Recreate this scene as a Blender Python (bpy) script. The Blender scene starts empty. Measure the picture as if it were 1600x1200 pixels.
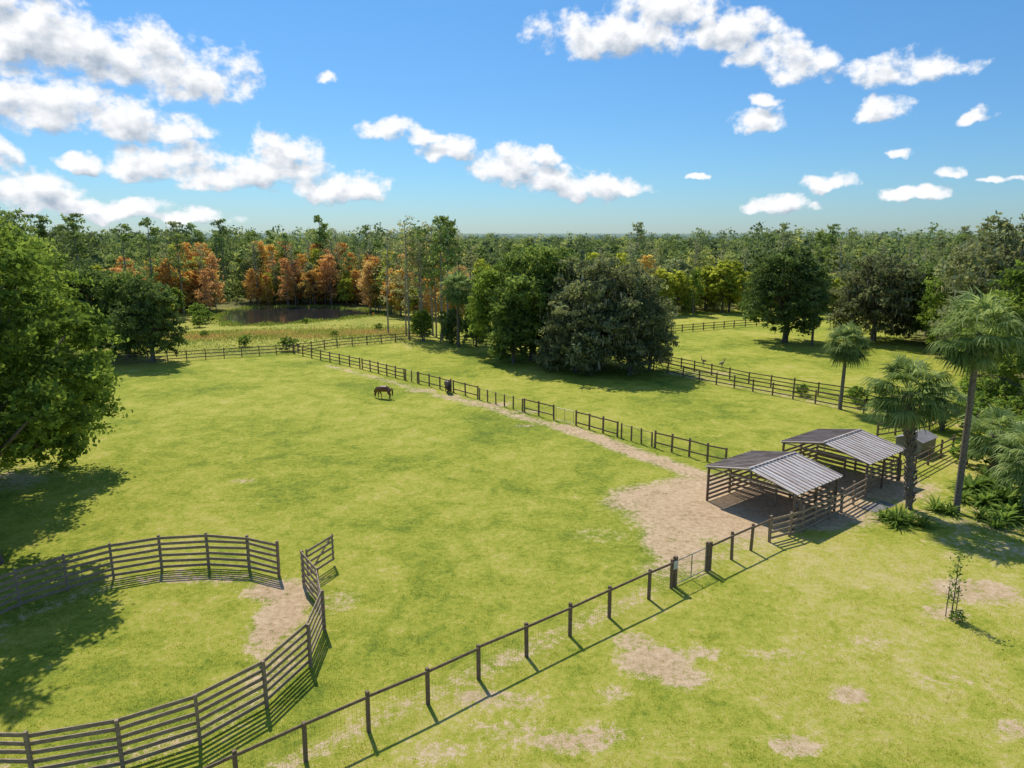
import bpy, math
import numpy as np
from mathutils import Vector, Matrix
R=math.radians
SC=bpy.context.scene
COL=SC.collection
rng=np.random.default_rng(7)
SUN_EL=53.0; SUN_AZ=-24.0   # azimuth measured from +Y towards +X

# ------------------------------------------------------------------ helpers
def nn(nt,t,**kw):
    n=nt.nodes.new(t)
    for k,v in kw.items(): setattr(n,k,v)
    return n
def math_node(nt,op,a,b=None,c=None,clamp=False):
    n=nt.nodes.new('ShaderNodeMath'); n.operation=op; n.use_clamp=clamp
    for i,x in enumerate((a,b,c)):
        if x is None: continue
        if isinstance(x,(int,float)): n.inputs[i].default_value=x
        else: nt.links.new(x,n.inputs[i])
    return n.outputs[0]
def vmath(nt,op,a,b=None):
    n=nt.nodes.new('ShaderNodeVectorMath'); n.operation=op
    for i,x in enumerate((a,b)):
        if x is None: continue
        if isinstance(x,tuple): n.inputs[i].default_value=x
        else: nt.links.new(x,n.inputs[i])
    return n.outputs['Value'] if op in('DOT_PRODUCT','LENGTH') else n.outputs['Vector']
def noise(nt,vec,scale,detail=4,rough=.55,dist=0.0):
    n=nt.nodes.new('ShaderNodeTexNoise'); n.inputs['Scale'].default_value=scale
    n.inputs['Detail'].default_value=detail; n.inputs['Roughness'].default_value=rough
    n.inputs['Distortion'].default_value=dist
    if vec is not None: nt.links.new(vec,n.inputs['Vector'])
    return n.outputs['Fac']
def ramp(nt,fac,stops):
    n=nt.nodes.new('ShaderNodeValToRGB'); cr=n.color_ramp
    while len(cr.elements)<len(stops): cr.elements.new(.5)
    for e,(p,c) in zip(cr.elements,stops):
        e.position=p; e.color=(c[0],c[1],c[2],1) if isinstance(c,tuple) else (c,c,c,1)
    nt.links.new(fac,n.inputs['Fac']); return n.outputs['Color']
def mixc(nt,fac,a,b,mode='MIX'):
    n=nt.nodes.new('ShaderNodeMix'); n.data_type='RGBA'; n.blend_type=mode
    for s,x in ((n.inputs[0],fac),(n.inputs[6],a),(n.inputs[7],b)):
        if isinstance(x,(int,float)): s.default_value=x
        elif isinstance(x,tuple): s.default_value=(x[0],x[1],x[2],1)
        else: nt.links.new(x,s)
    return n.outputs[2]
def new_mat(name):
    m=bpy.data.materials.new(name); m.use_nodes=True
    nt=m.node_tree; b=nt.nodes['Principled BSDF']; return m,nt,b
def pos(nt): return nt.nodes.new('ShaderNodeNewGeometry').outputs['Position']
def bump(nt,b,h,strength,dist):
    n=nt.nodes.new('ShaderNodeBump'); n.inputs['Strength'].default_value=strength; n.inputs['Distance'].default_value=dist
    nt.links.new(h,n.inputs['Height']); nt.links.new(n.outputs[0],b.inputs['Normal'])
def maprange(nt,x,a,b_):
    n=nn(nt,'ShaderNodeMapRange'); n.interpolation_type='SMOOTHSTEP'; n.inputs[1].default_value=a; n.inputs[2].default_value=b_; nt.links.new(x,n.inputs[0]); return n.outputs[0]

def simple_mat(name,c0,c1,scale=8,rough=.8,metal=0,bmp=.3,stretch=(1,1,1)):
    m,nt,b=new_mat(name)
    v=vmath(nt,'MULTIPLY',pos(nt),stretch)
    f=noise(nt,v,scale,5,.65)
    col=ramp(nt,f,[(.3,c0),(.7,c1)])
    nt.links.new(col,b.inputs['Base Color']); b.inputs['Roughness'].default_value=rough; b.inputs['Metallic'].default_value=metal
    if bmp: bump(nt,b,f,bmp,.02)
    return m
def foliage_mat(name,c0,c1,c2,tr=.35,var=.25,colfn=None,gain=1.0,tt=(1.35,1.3,.85)):
    m=bpy.data.materials.new(name); m.use_nodes=True; nt=m.node_tree; nt.nodes.clear()
    out=nn(nt,'ShaderNodeOutputMaterial')
    if colfn: col=colfn(nt)
    else:
        c0,c1,c2=[tuple(min(.75,x*gain) for x in c) for c in (c0,c1,c2)]
        at=nn(nt,'ShaderNodeAttribute',attribute_name='tint')
        oi=nn(nt,'ShaderNodeObjectInfo')
        f=math_node(nt,'ADD',at.outputs['Fac'],math_node(nt,'MULTIPLY',math_node(nt,'SUBTRACT',oi.outputs['Random'],.5),var),clamp=True)
        col=ramp(nt,f,[(.05,c0),(.5,c1),(.95,c2)])
    d=nn(nt,'ShaderNodeBsdfDiffuse'); t=nn(nt,'ShaderNodeBsdfTranslucent')
    nt.links.new(col,d.inputs['Color'])
    tc=mixc(nt,1.0,col,tt,'MULTIPLY'); nt.links.new(tc,t.inputs['Color'])
    mx=nn(nt,'ShaderNodeMixShader'); mx.inputs[0].default_value=tr
    nt.links.new(d.outputs[0],mx.inputs[1]); nt.links.new(t.outputs[0],mx.inputs[2])
    nt.links.new(mx.outputs[0],out.inputs[0]); return m

def quad_mesh(name,V,mat=None,tint=None,F=None,smooth=False):
    V=np.asarray(V,dtype=np.float32).reshape(-1,3)
    if F is None: F=np.arange(len(V),dtype=np.int32).reshape(-1,4)
    F=np.asarray(F,dtype=np.int32)
    me=bpy.data.meshes.new(name)
    me.vertices.add(len(V)); me.vertices.foreach_set('co',V.ravel())
    me.loops.add(F.size); me.loops.foreach_set('vertex_index',F.ravel())
    me.polygons.add(len(F)); me.polygons.foreach_set('loop_start',np.arange(0,F.size,4,dtype=np.int32))
    me.polygons.foreach_set('loop_total',np.full(len(F),4,dtype=np.int32))
    if smooth: me.polygons.foreach_set('use_smooth',np.ones(len(F),dtype=bool))
    me.update(calc_edges=True)
    if tint is not None:
        a=me.attributes.new('tint','FLOAT','POINT'); a.data.foreach_set('value',np.asarray(tint,dtype=np.float32))
    if mat: me.materials.append(mat)
    return me
class MB:
    def __init__(s): s.v=[]; s.f=[]
    def beam(s,p,q,w,h,up=(0,0,1)):
        p=Vector(p);q=Vector(q);d=(q-p).normalized();u=Vector(up)
        if abs(d.dot(u))>.98: u=Vector((1,0,0)) if up==(0,0,1) else Vector((0,0,1))
        side=d.cross(u).normalized(); u2=side.cross(d).normalized()
        i=len(s.v)
        for c in (p,q):
            for a,b in ((-1,-1),(1,-1),(1,1),(-1,1)):
                s.v.append(tuple(c+side*(a*w/2)+u2*(b*h/2)))
        s.f+= [(i,i+1,i+2,i+3),(i+7,i+6,i+5,i+4)]+[(i+k,i+4+k,i+4+(k+1)%4,i+(k+1)%4) for k in range(4)]
    def tube(s,pts,rad,n=8,cap=True):
        i0=len(s.v); N=len(pts)
        for k,(p,r) in enumerate(zip(pts,rad)):
            p=Vector(p); d=(Vector(pts[min(k+1,N-1)])-Vector(pts[max(k-1,0)])).normalized()
            a=d.cross(Vector((0,1,0)) if abs(d.y)<.9 else Vector((1,0,0))).normalized(); b=d.cross(a)
            for j in range(n):
                t=2*math.pi*j/n; s.v.append(tuple(p+(a*math.cos(t)+b*math.sin(t))*r))
        for k in range(N-1):
            for j in range(n):
                s.f.append((i0+k*n+j,i0+k*n+(j+1)%n,i0+(k+1)*n+(j+1)%n,i0+(k+1)*n+j))
        if cap: s.f.append(tuple(i0+(N-1)*n+j for j in range(n)))
    def quad(s,*p):
        i=len(s.v); s.v+= [tuple(x) for x in p]; s.f.append(tuple(range(i,i+len(p))))
    def mesh(s,name,mat,smooth=False):
        me=bpy.data.meshes.new(name); me.from_pydata(s.v,[],s.f); me.update()
        if smooth: me.polygons.foreach_set('use_smooth',[True]*len(me.polygons))
        me.materials.append(mat); return me
def obj(name,me,loc=(0,0,0),parent=None,rz=0,sc=1):
    o=bpy.data.objects.new(name,me); COL.objects.link(o); o.location=loc; o.rotation_euler=(0,0,rz)
    o.scale=sc if isinstance(sc,tuple) else (sc,sc,sc)
    if parent: o.parent=parent
    return o
def root(name,loc,label,category,group=None,rz=0,sc=1):
    o=obj(name,None,loc,None,rz,sc); o.empty_display_size=.3
    o['label']=label; o['category']=category
    if group: o['group']=group
    return o

# ------------------------------------------------------------------ materials
M_WOOD=simple_mat('weathered_wood',(.10,.064,.04),(.26,.18,.115),5,.85,0,.5,(1,1,3))
M_WOODG=simple_mat('grey_brown_boards',(.18,.125,.08),(.42,.31,.21),4,.85,0,.4,(1,1,4))
M_WIRE=simple_mat('galvanised_wire',(.12,.12,.11),(.2,.2,.19),4,.5,.6,0)
M_TUBE=simple_mat('galvanised_tube',(.22,.22,.21),(.36,.36,.34),4,.45,.6,0)
M_BARK=simple_mat('bark',(.07,.056,.044),(.21,.17,.14),3,.9,0,.8,(1,1,.3))
M_BARKL=simple_mat('pale_bark',(.19,.16,.135),(.38,.34,.30),2,.9,0,.3,(1,1,.3))
M_PALMBARK=simple_mat('palm_bark',(.07,.055,.04),(.26,.215,.17),7,.9,0,1.0,(1,1,1.5))
M_DEAD=simple_mat('dead_frond_leaf',(.20,.14,.08),(.38,.29,.18),3,.9,0,0)
GN=1.6
M_OAK=foliage_mat('oak_leaves',(.04,.068,.016),(.115,.165,.032),(.245,.30,.07),.45,gain=1.6)
M_OAKC=foliage_mat('mid_oak_leaves',(.04,.065,.020),(.11,.155,.040),(.22,.27,.08),.42,gain=1.65)
M_OAKD=foliage_mat('dark_oak_leaves',(.04,.06,.024),(.095,.135,.045),(.19,.24,.085),.36,gain=1.5)
M_MOSSY=foliage_mat('mossy_oak_leaves',(.055,.065,.032),(.125,.14,.07),(.24,.255,.14),.40,gain=1.6)
M_MOSS=foliage_mat('spanish_moss',(.12,.12,.08),(.21,.205,.145),(.31,.30,.22),.35,gain=1.3)
M_YG=foliage_mat('yellow_green_leaves',(.14,.17,.025),(.30,.33,.052),(.47,.47,.095),.48,gain=1.4)
M_PINE=foliage_mat('pine_needles',(.06,.085,.032),(.14,.185,.062),(.26,.32,.11),.36,gain=GN)
M_ORG=foliage_mat('autumn_orange_leaves',(.56,.33,.10),(.67,.46,.14),(.60,.55,.16),.5,.9,gain=1.12,tt=(1.15,1.0,.75))
M_RUST=foliage_mat('autumn_rust_leaves',(.58,.31,.13),(.70,.42,.17),(.64,.50,.20),.48,.5,gain=1.1,tt=(1.15,.97,.78))
M_GRY=foliage_mat('grey_green_leaves',(.11,.12,.065),(.21,.235,.12),(.33,.35,.19),.38,gain=GN)
M_BARE=foliage_mat('thin_brown_leaves',(.13,.13,.065),(.24,.24,.12),(.36,.35,.18),.35,gain=GN)
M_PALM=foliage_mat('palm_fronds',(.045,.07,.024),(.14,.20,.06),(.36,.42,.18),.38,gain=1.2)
M_BUSH=foliage_mat('shrub_leaves',(.045,.08,.02),(.13,.20,.04),(.26,.35,.08),.4,gain=1.3)
M_WEED=foliage_mat('meadow_weeds',(.20,.30,.05),(.46,.42,.14),(.52,.34,.16),.4,0,gain=1.0)

# ------------------------------------------------------------------ ground masks
BLOBS=[(12.2,41.3,4.5,3.9,1.15),(10.2,44,3.2,2.1,1.05),(14,45,4.2,2.8,1.1),(9.2,36.8,1.6,3.1,.95),(17.5,42.5,5,3.5,1.2),(23.5,46,4.8,3.0,1.0),(8.3,33.6,1.6,1.1,.65),(7.4,42.8,1.5,1.1,.85),
 (5.8,25.6,1.4,1.1,1.0),(5.2,27,.9,.7,.8),(6.6,24.6,.9,.8,.85),(-1.1,23.4,1.1,.6,.75),(.2,23.2,.9,.5,.65),(2,21.0,1.4,.6,.85),(3.2,21.4,1.0,.5,.7),(9.6,20.8,.8,.5,.85),(12.8,23.5,.7,.5,.95),(22.4,31.4,2.2,1.2,.9),(19.9,29.4,1.1,.7,.75),
 (7.9,26.2,.8,.5,.7),(17.8,21.6,.9,.5,.75),(1.2,61.5,1.0,.4,.75),(-2.5,69.5,2.4,.9,.8),(-10,76,1.6,1,.65),(-18.9,46.9,.9,.4,.6),(3.8,23.6,.6,.4,.6),(11,26,1.6,.6,.45),(15,27,1.5,.7,.45),(17,24.5,1.4,.6,.45),(-2.5,20.5,1.2,.7,.5),(0,21.5,1.5,.7,.5),
 (-10.5,29.2,1.0,2.8,1.05),(-11.4,31.4,1.5,1.0,1.0),(-16,32.6,4.0,.5,.68),(-9.7,26,.9,2.2,.6),(-36,47,3,2.5,.6),(26.5,36,3.0,1.6,.48),(29,40,4,2.4,.5),(24.5,40.5,1.5,1.2,.5),(-8.3,30.5,1,1.0,.5),(5,38,1.8,1,.36),
 (24,86,4,1.5,.5),(-7,73.5,1.8,.7,.7),(1.5,66.5,2,.6,.6)]
def seg(X,Y,pts,w):
    d=np.full(X.shape,1e9)
    for (a,b),(c,e) in zip(pts[:-1],pts[1:]):
        vx,vy=c-a,e-b; L=vx*vx+vy*vy; t=np.clip(((X-a)*vx+(Y-b)*vy)/L,0,1)
        d=np.minimum(d,np.hypot(X-a-t*vx,Y-b-t*vy))
    return np.clip(1-(d/w)**2,0,1)
def dirt(X,Y):
    m=np.zeros(X.shape)
    for x,y,a,b,s in BLOBS:
        q=((X-x)/(a*1.3))**2+((Y-y)/(b*1.3))**2
        m=np.maximum(m,s*np.clip(1.25-q,0,1))
    m=np.maximum(m,1.0*seg(X,Y,[(14,47.5),(10,53),(7,57.8),(4.5,61)],1.5))
    m=np.maximum(m,.72*seg(X,Y,[(4.5,61),(0,65.5),(-3.3,70),(-7,72.8)],1.2))
    m=np.maximum(m,.6*seg(X,Y,[(-7,72.8),(-13,79.5),(-24,91)],1.0))
    m=np.maximum(m,.50*seg(X,Y,[(-10.1,17.7),(16,39.0)],.9))
    rr=np.hypot(X+15.8,Y-26.4)
    m=np.maximum(m,.45*np.clip(1-((rr-6.9)/.8)**2,0,1))
    m=np.maximum(m,.5*seg(X,Y,[(20,86),(33,69),(42,60)],1.6))
    return m
def sstep(a,b,x): t=np.clip((x-a)/(b-a),0,1); return t*t*(3-2*t)
def grass_color(nt):
    P=pos(nt)
    n1=noise(nt,P,.09,4,.6,.5); n2=noise(nt,P,.6,6,.72,.6); n3=noise(nt,P,3.2,5,.74); n4=noise(nt,P,15,4,.78); n5=noise(nt,P,60,2,.7)
    f=math_node(nt,'ADD',math_node(nt,'MULTIPLY',n1,.85),math_node(nt,'MULTIPLY',n2,.85))
    f=math_node(nt,'ADD',f,math_node(nt,'MULTIPLY',n3,.85)); f=math_node(nt,'ADD',f,math_node(nt,'MULTIPLY',n4,1.1))
    f=math_node(nt,'ADD',f,math_node(nt,'MULTIPLY',n5,.4))   # mean 2.03
    dx=nn(nt,'ShaderNodeSeparateXYZ'); nt.links.new(P,dx.inputs[0])
    q=math_node(nt,'SUBTRACT',dx.outputs[1],math_node(nt,'MULTIPLY',dx.outputs[0],.787))
    lawn=maprange(nt,q,30,22)
    f=math_node(nt,'ADD',f,math_node(nt,'MULTIPLY',lawn,.12))
    f=math_node(nt,'MULTIPLY',math_node(nt,'SUBTRACT',f,1.675),1.35,clamp=True)
    g=ramp(nt,f,[(.06,(.11,.165,.024)),(.28,(.225,.275,.030)),(.50,(.365,.38,.045)),(.72,(.475,.43,.08)),(.94,(.59,.49,.20))])
    return g,(P,n1,n2,n3,n4,n5)
M_GRASS=foliage_mat('grass_blades',None,None,None,.5,0,lambda nt:grass_color(nt)[0])

# ------------------------------------------------------------------ ground
def axis(a0,a1,st,outs):
    d=np.arange(a0,a1+1e-6,st); return np.concatenate([[-o for o in outs[::-1]] if a0<0 else [],d,outs])
xs=axis(-62,62,.4,[64,68,74,82,92,105,120,140,165,200,260,350,500,800,1300,2200,4000])
ys=np.concatenate([[-400,-150,-60,-20,0,8],np.arange(12,112,.4),np.arange(112,175,1.5),[180,190,205,230,270,330,420,600,900,1400,2300,4500]])
X,Y=np.meshgrid(xs,ys); nx,ny=len(xs),len(ys)
V=np.stack([X,Y,0*X],-1).reshape(-1,3)
idx=np.arange(nx*ny).reshape(ny,nx)
F=np.stack([idx[:-1,:-1],idx[:-1,1:],idx[1:,1:],idx[1:,:-1]],-1).reshape(-1,4)
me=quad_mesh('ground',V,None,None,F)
def addattr(me,n,a):
    t=me.attributes.new(n,'FLOAT','POINT'); t.data.foreach_set('value',a.astype(np.float32).ravel())
addattr(me,'dirt',dirt(X,Y))
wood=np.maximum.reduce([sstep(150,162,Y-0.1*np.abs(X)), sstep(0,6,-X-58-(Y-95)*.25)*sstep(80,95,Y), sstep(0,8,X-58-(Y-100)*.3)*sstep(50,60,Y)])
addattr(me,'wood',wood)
mead=sstep(0,3,(Y-(100.5+(X+33.5)*.62))) * sstep(0,4,-12-X)
strip=np.clip(1-((Y-(121+(X+35)*.15))/7)**2,0,1)*sstep(0,4,-15-X)*sstep(-56,-48,X)
addattr(me,'meadow',np.clip(mead*.25+strip*.6,0,1)*(Y<170))
m,nt,b=new_mat('ground_grass_and_sand')
grass,(P,n1,n2,n3,n4,n5)=grass_color(nt)
mw=nn(nt,'ShaderNodeAttribute',attribute_name='meadow').outputs['Fac']
mn=math_node(nt,'MULTIPLY',mw,math_node(nt,'MULTIPLY',n2,1.6),clamp=True)
grass=mixc(nt,mn,grass,ramp(nt,n3,[(.3,(.36,.25,.10)),(.7,(.52,.42,.17))]))
sand=ramp(nt,math_node(nt,'ADD',math_node(nt,'ADD',math_node(nt,'MULTIPLY',n3,.4),math_node(nt,'MULTIPLY',n4,.4)),math_node(nt,'MULTIPLY',n2,.2)),[(.36,(.28,.17,.09)),(.47,(.53,.365,.21)),(.58,(.72,.545,.345))])
dm=nn(nt,'ShaderNodeAttribute',attribute_name='dirt').outputs['Fac']
k=math_node(nt,'ADD',dm,math_node(nt,'MULTIPLY',math_node(nt,'SUBTRACT',n2,.5),1.6))
k=math_node(nt,'ADD',k,math_node(nt,'MULTIPLY',math_node(nt,'SUBTRACT',n3,.5),2.2))
k=math_node(nt,'ADD',k,math_node(nt,'MULTIPLY',math_node(nt,'SUBTRACT',n4,.5),1.9))
kk=maprange(nt,k,.36,.82)
c=mixc(nt,kk,grass,sand)
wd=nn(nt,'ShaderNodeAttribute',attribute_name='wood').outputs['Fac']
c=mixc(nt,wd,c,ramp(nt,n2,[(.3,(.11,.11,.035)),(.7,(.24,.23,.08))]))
nt.links.new(c,b.inputs['Base Color']); b.inputs['Roughness'].default_value=1.0; b.inputs['Specular IOR Level'].default_value=.1
bump(nt,b,math_node(nt,'ADD',n4,math_node(nt,'ADD',n5,math_node(nt,'MULTIPLY',n3,1.5))),.6,.07)
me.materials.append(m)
g=obj('ground',me); g['kind']='structure'

# pond
pp=[(-62.5,149),(-58,139),(-53,132.5),(-46.8,133),(-42,136.5),(-37,140.5),(-31,146.5),(-27.5,150.5),(-28.5,156.5),(-35,161),(-44,167),(-56,168),(-63,163),(-66,156)]
mb=MB(); mb.quad(*[(x,y,.05) for x,y in pp])
m,nt,b=new_mat('pond_water'); b.inputs['Base Color'].default_value=(.028,.03,.028,1); b.inputs['Roughness'].default_value=.07; b.inputs['Specular IOR Level'].default_value=.7
bump(nt,b,noise(nt,pos(nt),1.2,3),.15,.05)
o=obj('pond_water',mb.mesh('pond_water',m)); o['kind']='structure'

# ------------------------------------------------------------------ grass stuff
def blades(x,y,h,w,tint,r):
    n=len(x); a=r.uniform(0,2*np.pi,n); dx,dy=np.cos(a)*w/2,np.sin(a)*w/2
    b2=r.uniform(0,2*np.pi,n); lean=r.uniform(.1,.7,n)*h; tx,ty=x+np.cos(b2)*lean,y+np.sin(b2)*lean
    z0=np.zeros(n)
    V=np.stack([np.stack([x-dx,y-dy,z0-.01],-1),np.stack([x+dx,y+dy,z0-.01],-1),np.stack([tx+dx*.25,ty+dy*.25,h],-1),np.stack([tx-dx*.25,ty-dy*.25,h],-1)],1)
    return V.reshape(-1,3),np.repeat(tint,4)
N=170000
yy=16+ (rng.random(N)**1.35)*40; xx=rng.uniform(-1,1,N)*(yy*.80+2)
cl=np.sin(xx*1.9+np.sin(yy*1.3)*2)*np.sin(yy*2.3+np.sin(xx*.9)*2)+.6*np.sin(xx*6.1+yy*3.3)*np.sin(yy*7.7-xx*2.1)
keep=(dirt(xx,yy)+rng.normal(0,.15,N)<.38)&(cl+rng.normal(0,.6,N)>-.1)
xx,yy,cl=xx[keep],yy[keep],cl[keep]
h=rng.uniform(.03,.08,len(xx))*(1+.35*np.clip(cl,-.5,1.2))
Vb,tb=blades(xx,yy,h,rng.uniform(.012,.03,len(xx)),np.zeros(len(xx)),rng)
o=obj('grass',quad_mesh('grass',Vb,M_GRASS,tb)); o['kind']='stuff'
N=38000
yy=rng.uniform(100,134,N); xx=rng.uniform(-60,-10,N)
st=np.clip(1-((yy-(121+(xx+35)*.15))/8)**2,0,1)
keep=(yy>101.5+(xx+33.5)*.62)&(yy<129+(xx+46)*.5)&(xx<-11-(yy-110)*.35)&(rng.random(N)<.25+st*.75)
xx,yy,st=xx[keep],yy[keep],st[keep]
Vb,tb=blades(xx,yy,rng.uniform(.15,.45,len(xx))*(.5+.6*st),rng.uniform(.08,.2,len(xx)),np.clip(st*.45+rng.normal(.08,.25,len(xx))+.35*np.sin(xx*.35+1)*np.sin(yy*.5),0,1),rng)
o=obj('meadow_weeds',quad_mesh('meadow_weeds',Vb,M_WEED,tb)); o['kind']='stuff'
N=6000
k=rng.integers(0,len(pp),N); t=rng.random(N); A=np.array(pp); B=np.roll(A,-1,0)
q=A[k]*(1-t[:,None])+B[k]*t[:,None]+rng.normal(0,1.0,(N,2))
Vb,tb=blades(q[:,0],q[:,1],rng.uniform(.1,.45,N)*(1+.6*np.sin(q[:,0]*.9)),rng.uniform(.1,.25,N),np.clip(rng.normal(.1,.25,N),0,1),rng)
o=obj('pond_reeds',quad_mesh('pond_reeds',Vb,M_WEED,tb)); o['kind']='stuff'

# ------------------------------------------------------------------ foliage generators
def leafquads(C,size,r,up=.5,elong=1.5,droop=0):
    n=len(C); N=r.normal(0,1,(n,3)); N[:,2]+=up*1.5; N/=np.linalg.norm(N,axis=1)[:,None]
    T=r.normal(0,1,(n,3)); T[:,2]-=droop; T-=N*(T*N).sum(1)[:,None]; T/=np.linalg.norm(T,axis=1)[:,None]
    Bn=np.cross(N,T); s=(size*r.uniform(.6,1.3,n))[:,None]
    return np.stack([C+T*s*elong*.7,C+Bn*s*.6+N*s*.1,C-T*s*elong*.7,C-Bn*s*.6+N*s*.1],1).reshape(-1,3)
def lobed(r,lobes,nclump,per,leaf,spread=.16,floor=.3):
    Cs=[];Ts=[]
    tot=sum(l[3]**2 for l in lobes)
    for (x,y,z,rad,sq) in lobes:
        n=max(4,int(nclump*rad*rad/tot)); d=r.normal(0,1,(n,3)); d[:,2]=d[:,2]+.35; d/=np.linalg.norm(d,axis=1)[:,None]
        rr=rad*(r.uniform(.5,1.12,n))[:,None]; c=d*rr; c[:,2]*=sq; c+=np.array([x,y,z])
        base=r.normal(.5,.14,n)+r.normal(0,.10)
        L=np.repeat(c,per,0)+r.normal(0,1,(n*per,3))*np.array([1,1,.55])*rad*spread
        t=np.repeat(base,per)+r.normal(0,.1,n*per)
        Cs.append(L);Ts.append(t)
    C=np.concatenate(Cs);T=np.concatenate(Ts); k=C[:,2]>floor; C=C[k];T=T[k]
    return leafquads(C,leaf,r),np.repeat(np.clip(T,0,1),4)
def oak_parts(seed,H,Rd,nclump,per,leaf,base=.12,nl=16,droop=False,trunk_r=.45,lr=(.30,.44),skirt=.9):
    r=np.random.default_rng(seed); lobes=[]
    zc=H*(.5+base/2); hz=H*(1-base)/2
    for i in range(nl):
        a=i*2.399+r.uniform(-.3,.3); zz=-0.78+1.55*((i+.5)/nl)+r.uniform(-.1,.1)
        prof=math.sqrt(max(.05,1-zz*zz*.85)) if zz>0 else 1-(1-skirt)*abs(zz)
        rad=Rd*r.uniform(*lr)
        rho=(Rd*prof-rad*.85)*r.uniform(.62,1.14)
        lobes.append((math.cos(a)*rho,math.sin(a)*rho,zc+zz*hz*.84,rad,r.uniform(.65,.95)))
    nout=len(lobes)
    lobes.append((0,0,zc+hz*.55,Rd*.40,.9)); lobes.append((0,0,zc,Rd*.5,1.0))
    V,T=lobed(r,lobes,nclump,per,leaf); nleaf=len(V)//4
    if droop:   # moss strands share the crown mesh with their own material
        n=droop; k=r.integers(0,len(lobes)-1,n); L=np.array(lobes)[k]; d=r.normal(0,1,(n,3)); d[:,2]=-np.abs(d[:,2])*.6; d/=np.linalg.norm(d,axis=1)[:,None]
        c=L[:,:3]+d*L[:,3:4]*r.uniform(.75,1.05,(n,1)); ln=r.uniform(.3,1.0,n); kk=(c[:,2]-ln)>.4; c=c[kk]; ln=ln[kk]
        a=r.uniform(0,6.28,len(c)); w=r.uniform(.06,.14,len(c)); s=np.stack([np.cos(a)*w,np.sin(a)*w,0*a],1); dn=np.stack([r.normal(0,.1,len(c)),r.normal(0,.1,len(c)),-ln],1)
        V2=np.stack([c-s,c+s,c+dn+s*.3,c+dn-s*.3],1).reshape(-1,3)
        V=np.concatenate([V,V2]); T=np.concatenate([T,np.repeat(r.random(len(c)),4)])
    crown=quad_mesh('crown',V,M_OAK,T)
    if droop:
        crown.materials.append(M_MOSS); mi=np.zeros(len(V)//4,dtype=np.int32); mi[nleaf:]=1; crown.polygons.foreach_set('material_index',mi)
    mb=MB(); top=H*.55
    mb.tube([(0,0,-.2),(0,0,.4),(r.uniform(-.2,.2),r.uniform(-.2,.2),H*.25),(r.uniform(-.5,.5),r.uniform(-.5,.5),top),(0,0,H*.85)],[trunk_r*1.5,trunk_r*1.1,trunk_r*.85,trunk_r*.5,.06],9)
    for l in lobes[:nout]:
        z0=H*r.uniform(.15,.4); m=Vector((l[0]*.5,l[1]*.5,z0*.5+l[2]*.5+.3))
        mb.tube([(0,0,z0),tuple(m),(l[0]*.95,l[1]*.95,l[2])],[trunk_r*.45,trunk_r*.28,.04],6)
    return mb.mesh('trunk',M_BARK,True),crown
def pine_parts(seed,H,Rd,start,nb,per,leaf,tk=1.0,taper=.62):
    r=np.random.default_rng(seed); mb=MB(); lean=r.uniform(-.5,.5,2)
    mb.tube([(0,0,-.2),(0,0,H*.3),(lean[0]*.5,lean[1]*.5,H*.7),(lean[0],lean[1],H*.98)],[.25*tk,.2*tk,.14*tk,.04],6)
    Cs=[];Ts=[]
    for i in range(nb):
        t=start+(1-start)*((i+r.random())/nb)**.8; a=r.uniform(0,6.28); prof=Rd*(1.0-((t-start)/(1-start))**2.2*taper)*(.45+.55*min(1,(t-start)/(1-start)*3+.2))
        ln=prof*r.uniform(.5,1.15); z=t*H; e=Vector((math.cos(a)*ln+lean[0]*t,math.sin(a)*ln+lean[1]*t,min(z+ln*r.uniform(-.05,.35),H)))
        mb.tube([(lean[0]*t*.8,lean[1]*t*.8,z-.2),tuple(e)],[.05,.015],3,False)
        base=r.normal(.5,.16)
        for f,q in ((1,1.0),(.6,.6)):
            c=np.array([lean[0]*t,lean[1]*t,z])*(1-f)+np.array(e)*f
            m=int(per*q); Cs.append(c+r.normal(0,1,(m,3))*np.array([.5,.5,.26])*(.5+ln*.28)); Ts.append(base+r.normal(0,.1,m))
    C=np.concatenate(Cs);T=np.concatenate(Ts)
    return mb.mesh('trunk',M_BARKL,True),quad_mesh('crown',leafquads(C,leaf,r,.3,1.8),M_PINE,np.repeat(np.clip(T,0,1),4))
KINDS={}
KINDS['near']=(oak_parts(11,18.8,9.6,1750,42,.18,-.04,44,False,.55,(.18,.32),.88),18.8,M_OAK)
KINDS['high']=(oak_parts(12,19,6.3,1000,42,.17,.14,30,False,.4,(.22,.36),.9),19,M_OAK)
for i in range(3): KINDS['oak%d'%i]=(oak_parts(20+i,16,7.5,700,30,.26,-.02,26,lr=(.22,.38)),16,M_OAKD)
for i in range(2): KINDS['moss%d'%i]=(oak_parts(34+i,16,8,760,30,.25,-.02,30,900,lr=(.20,.38)),16,M_MOSSY)
for i in range(4): KINDS['broad%d'%i]=(oak_parts(40+i,12,4.0,230,17,.30,.04,13,False,.2,(.22,.40),.75),12,M_YG)
for i in range(5): KINDS['pine%d'%i]=(pine_parts(50+i,22,3.1,.40+.06*(i%3),30,18,.31),22,M_PINE)
for i in range(2): KINDS['bare%d'%i]=(pine_parts(60+i,18,2.4,.30,44,7,.18,.62),18,M_BARE)
for i in range(3): KINDS['thin%d'%i]=(pine_parts(64+i,13,2.8,.10,54,16,.26,.6,.75),13,M_ORG)
KINDS['shrub']=(oak_parts(70,2.2,1.5,90,16,.12,.0,8,False,.05),2.2,M_BUSH)
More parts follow.
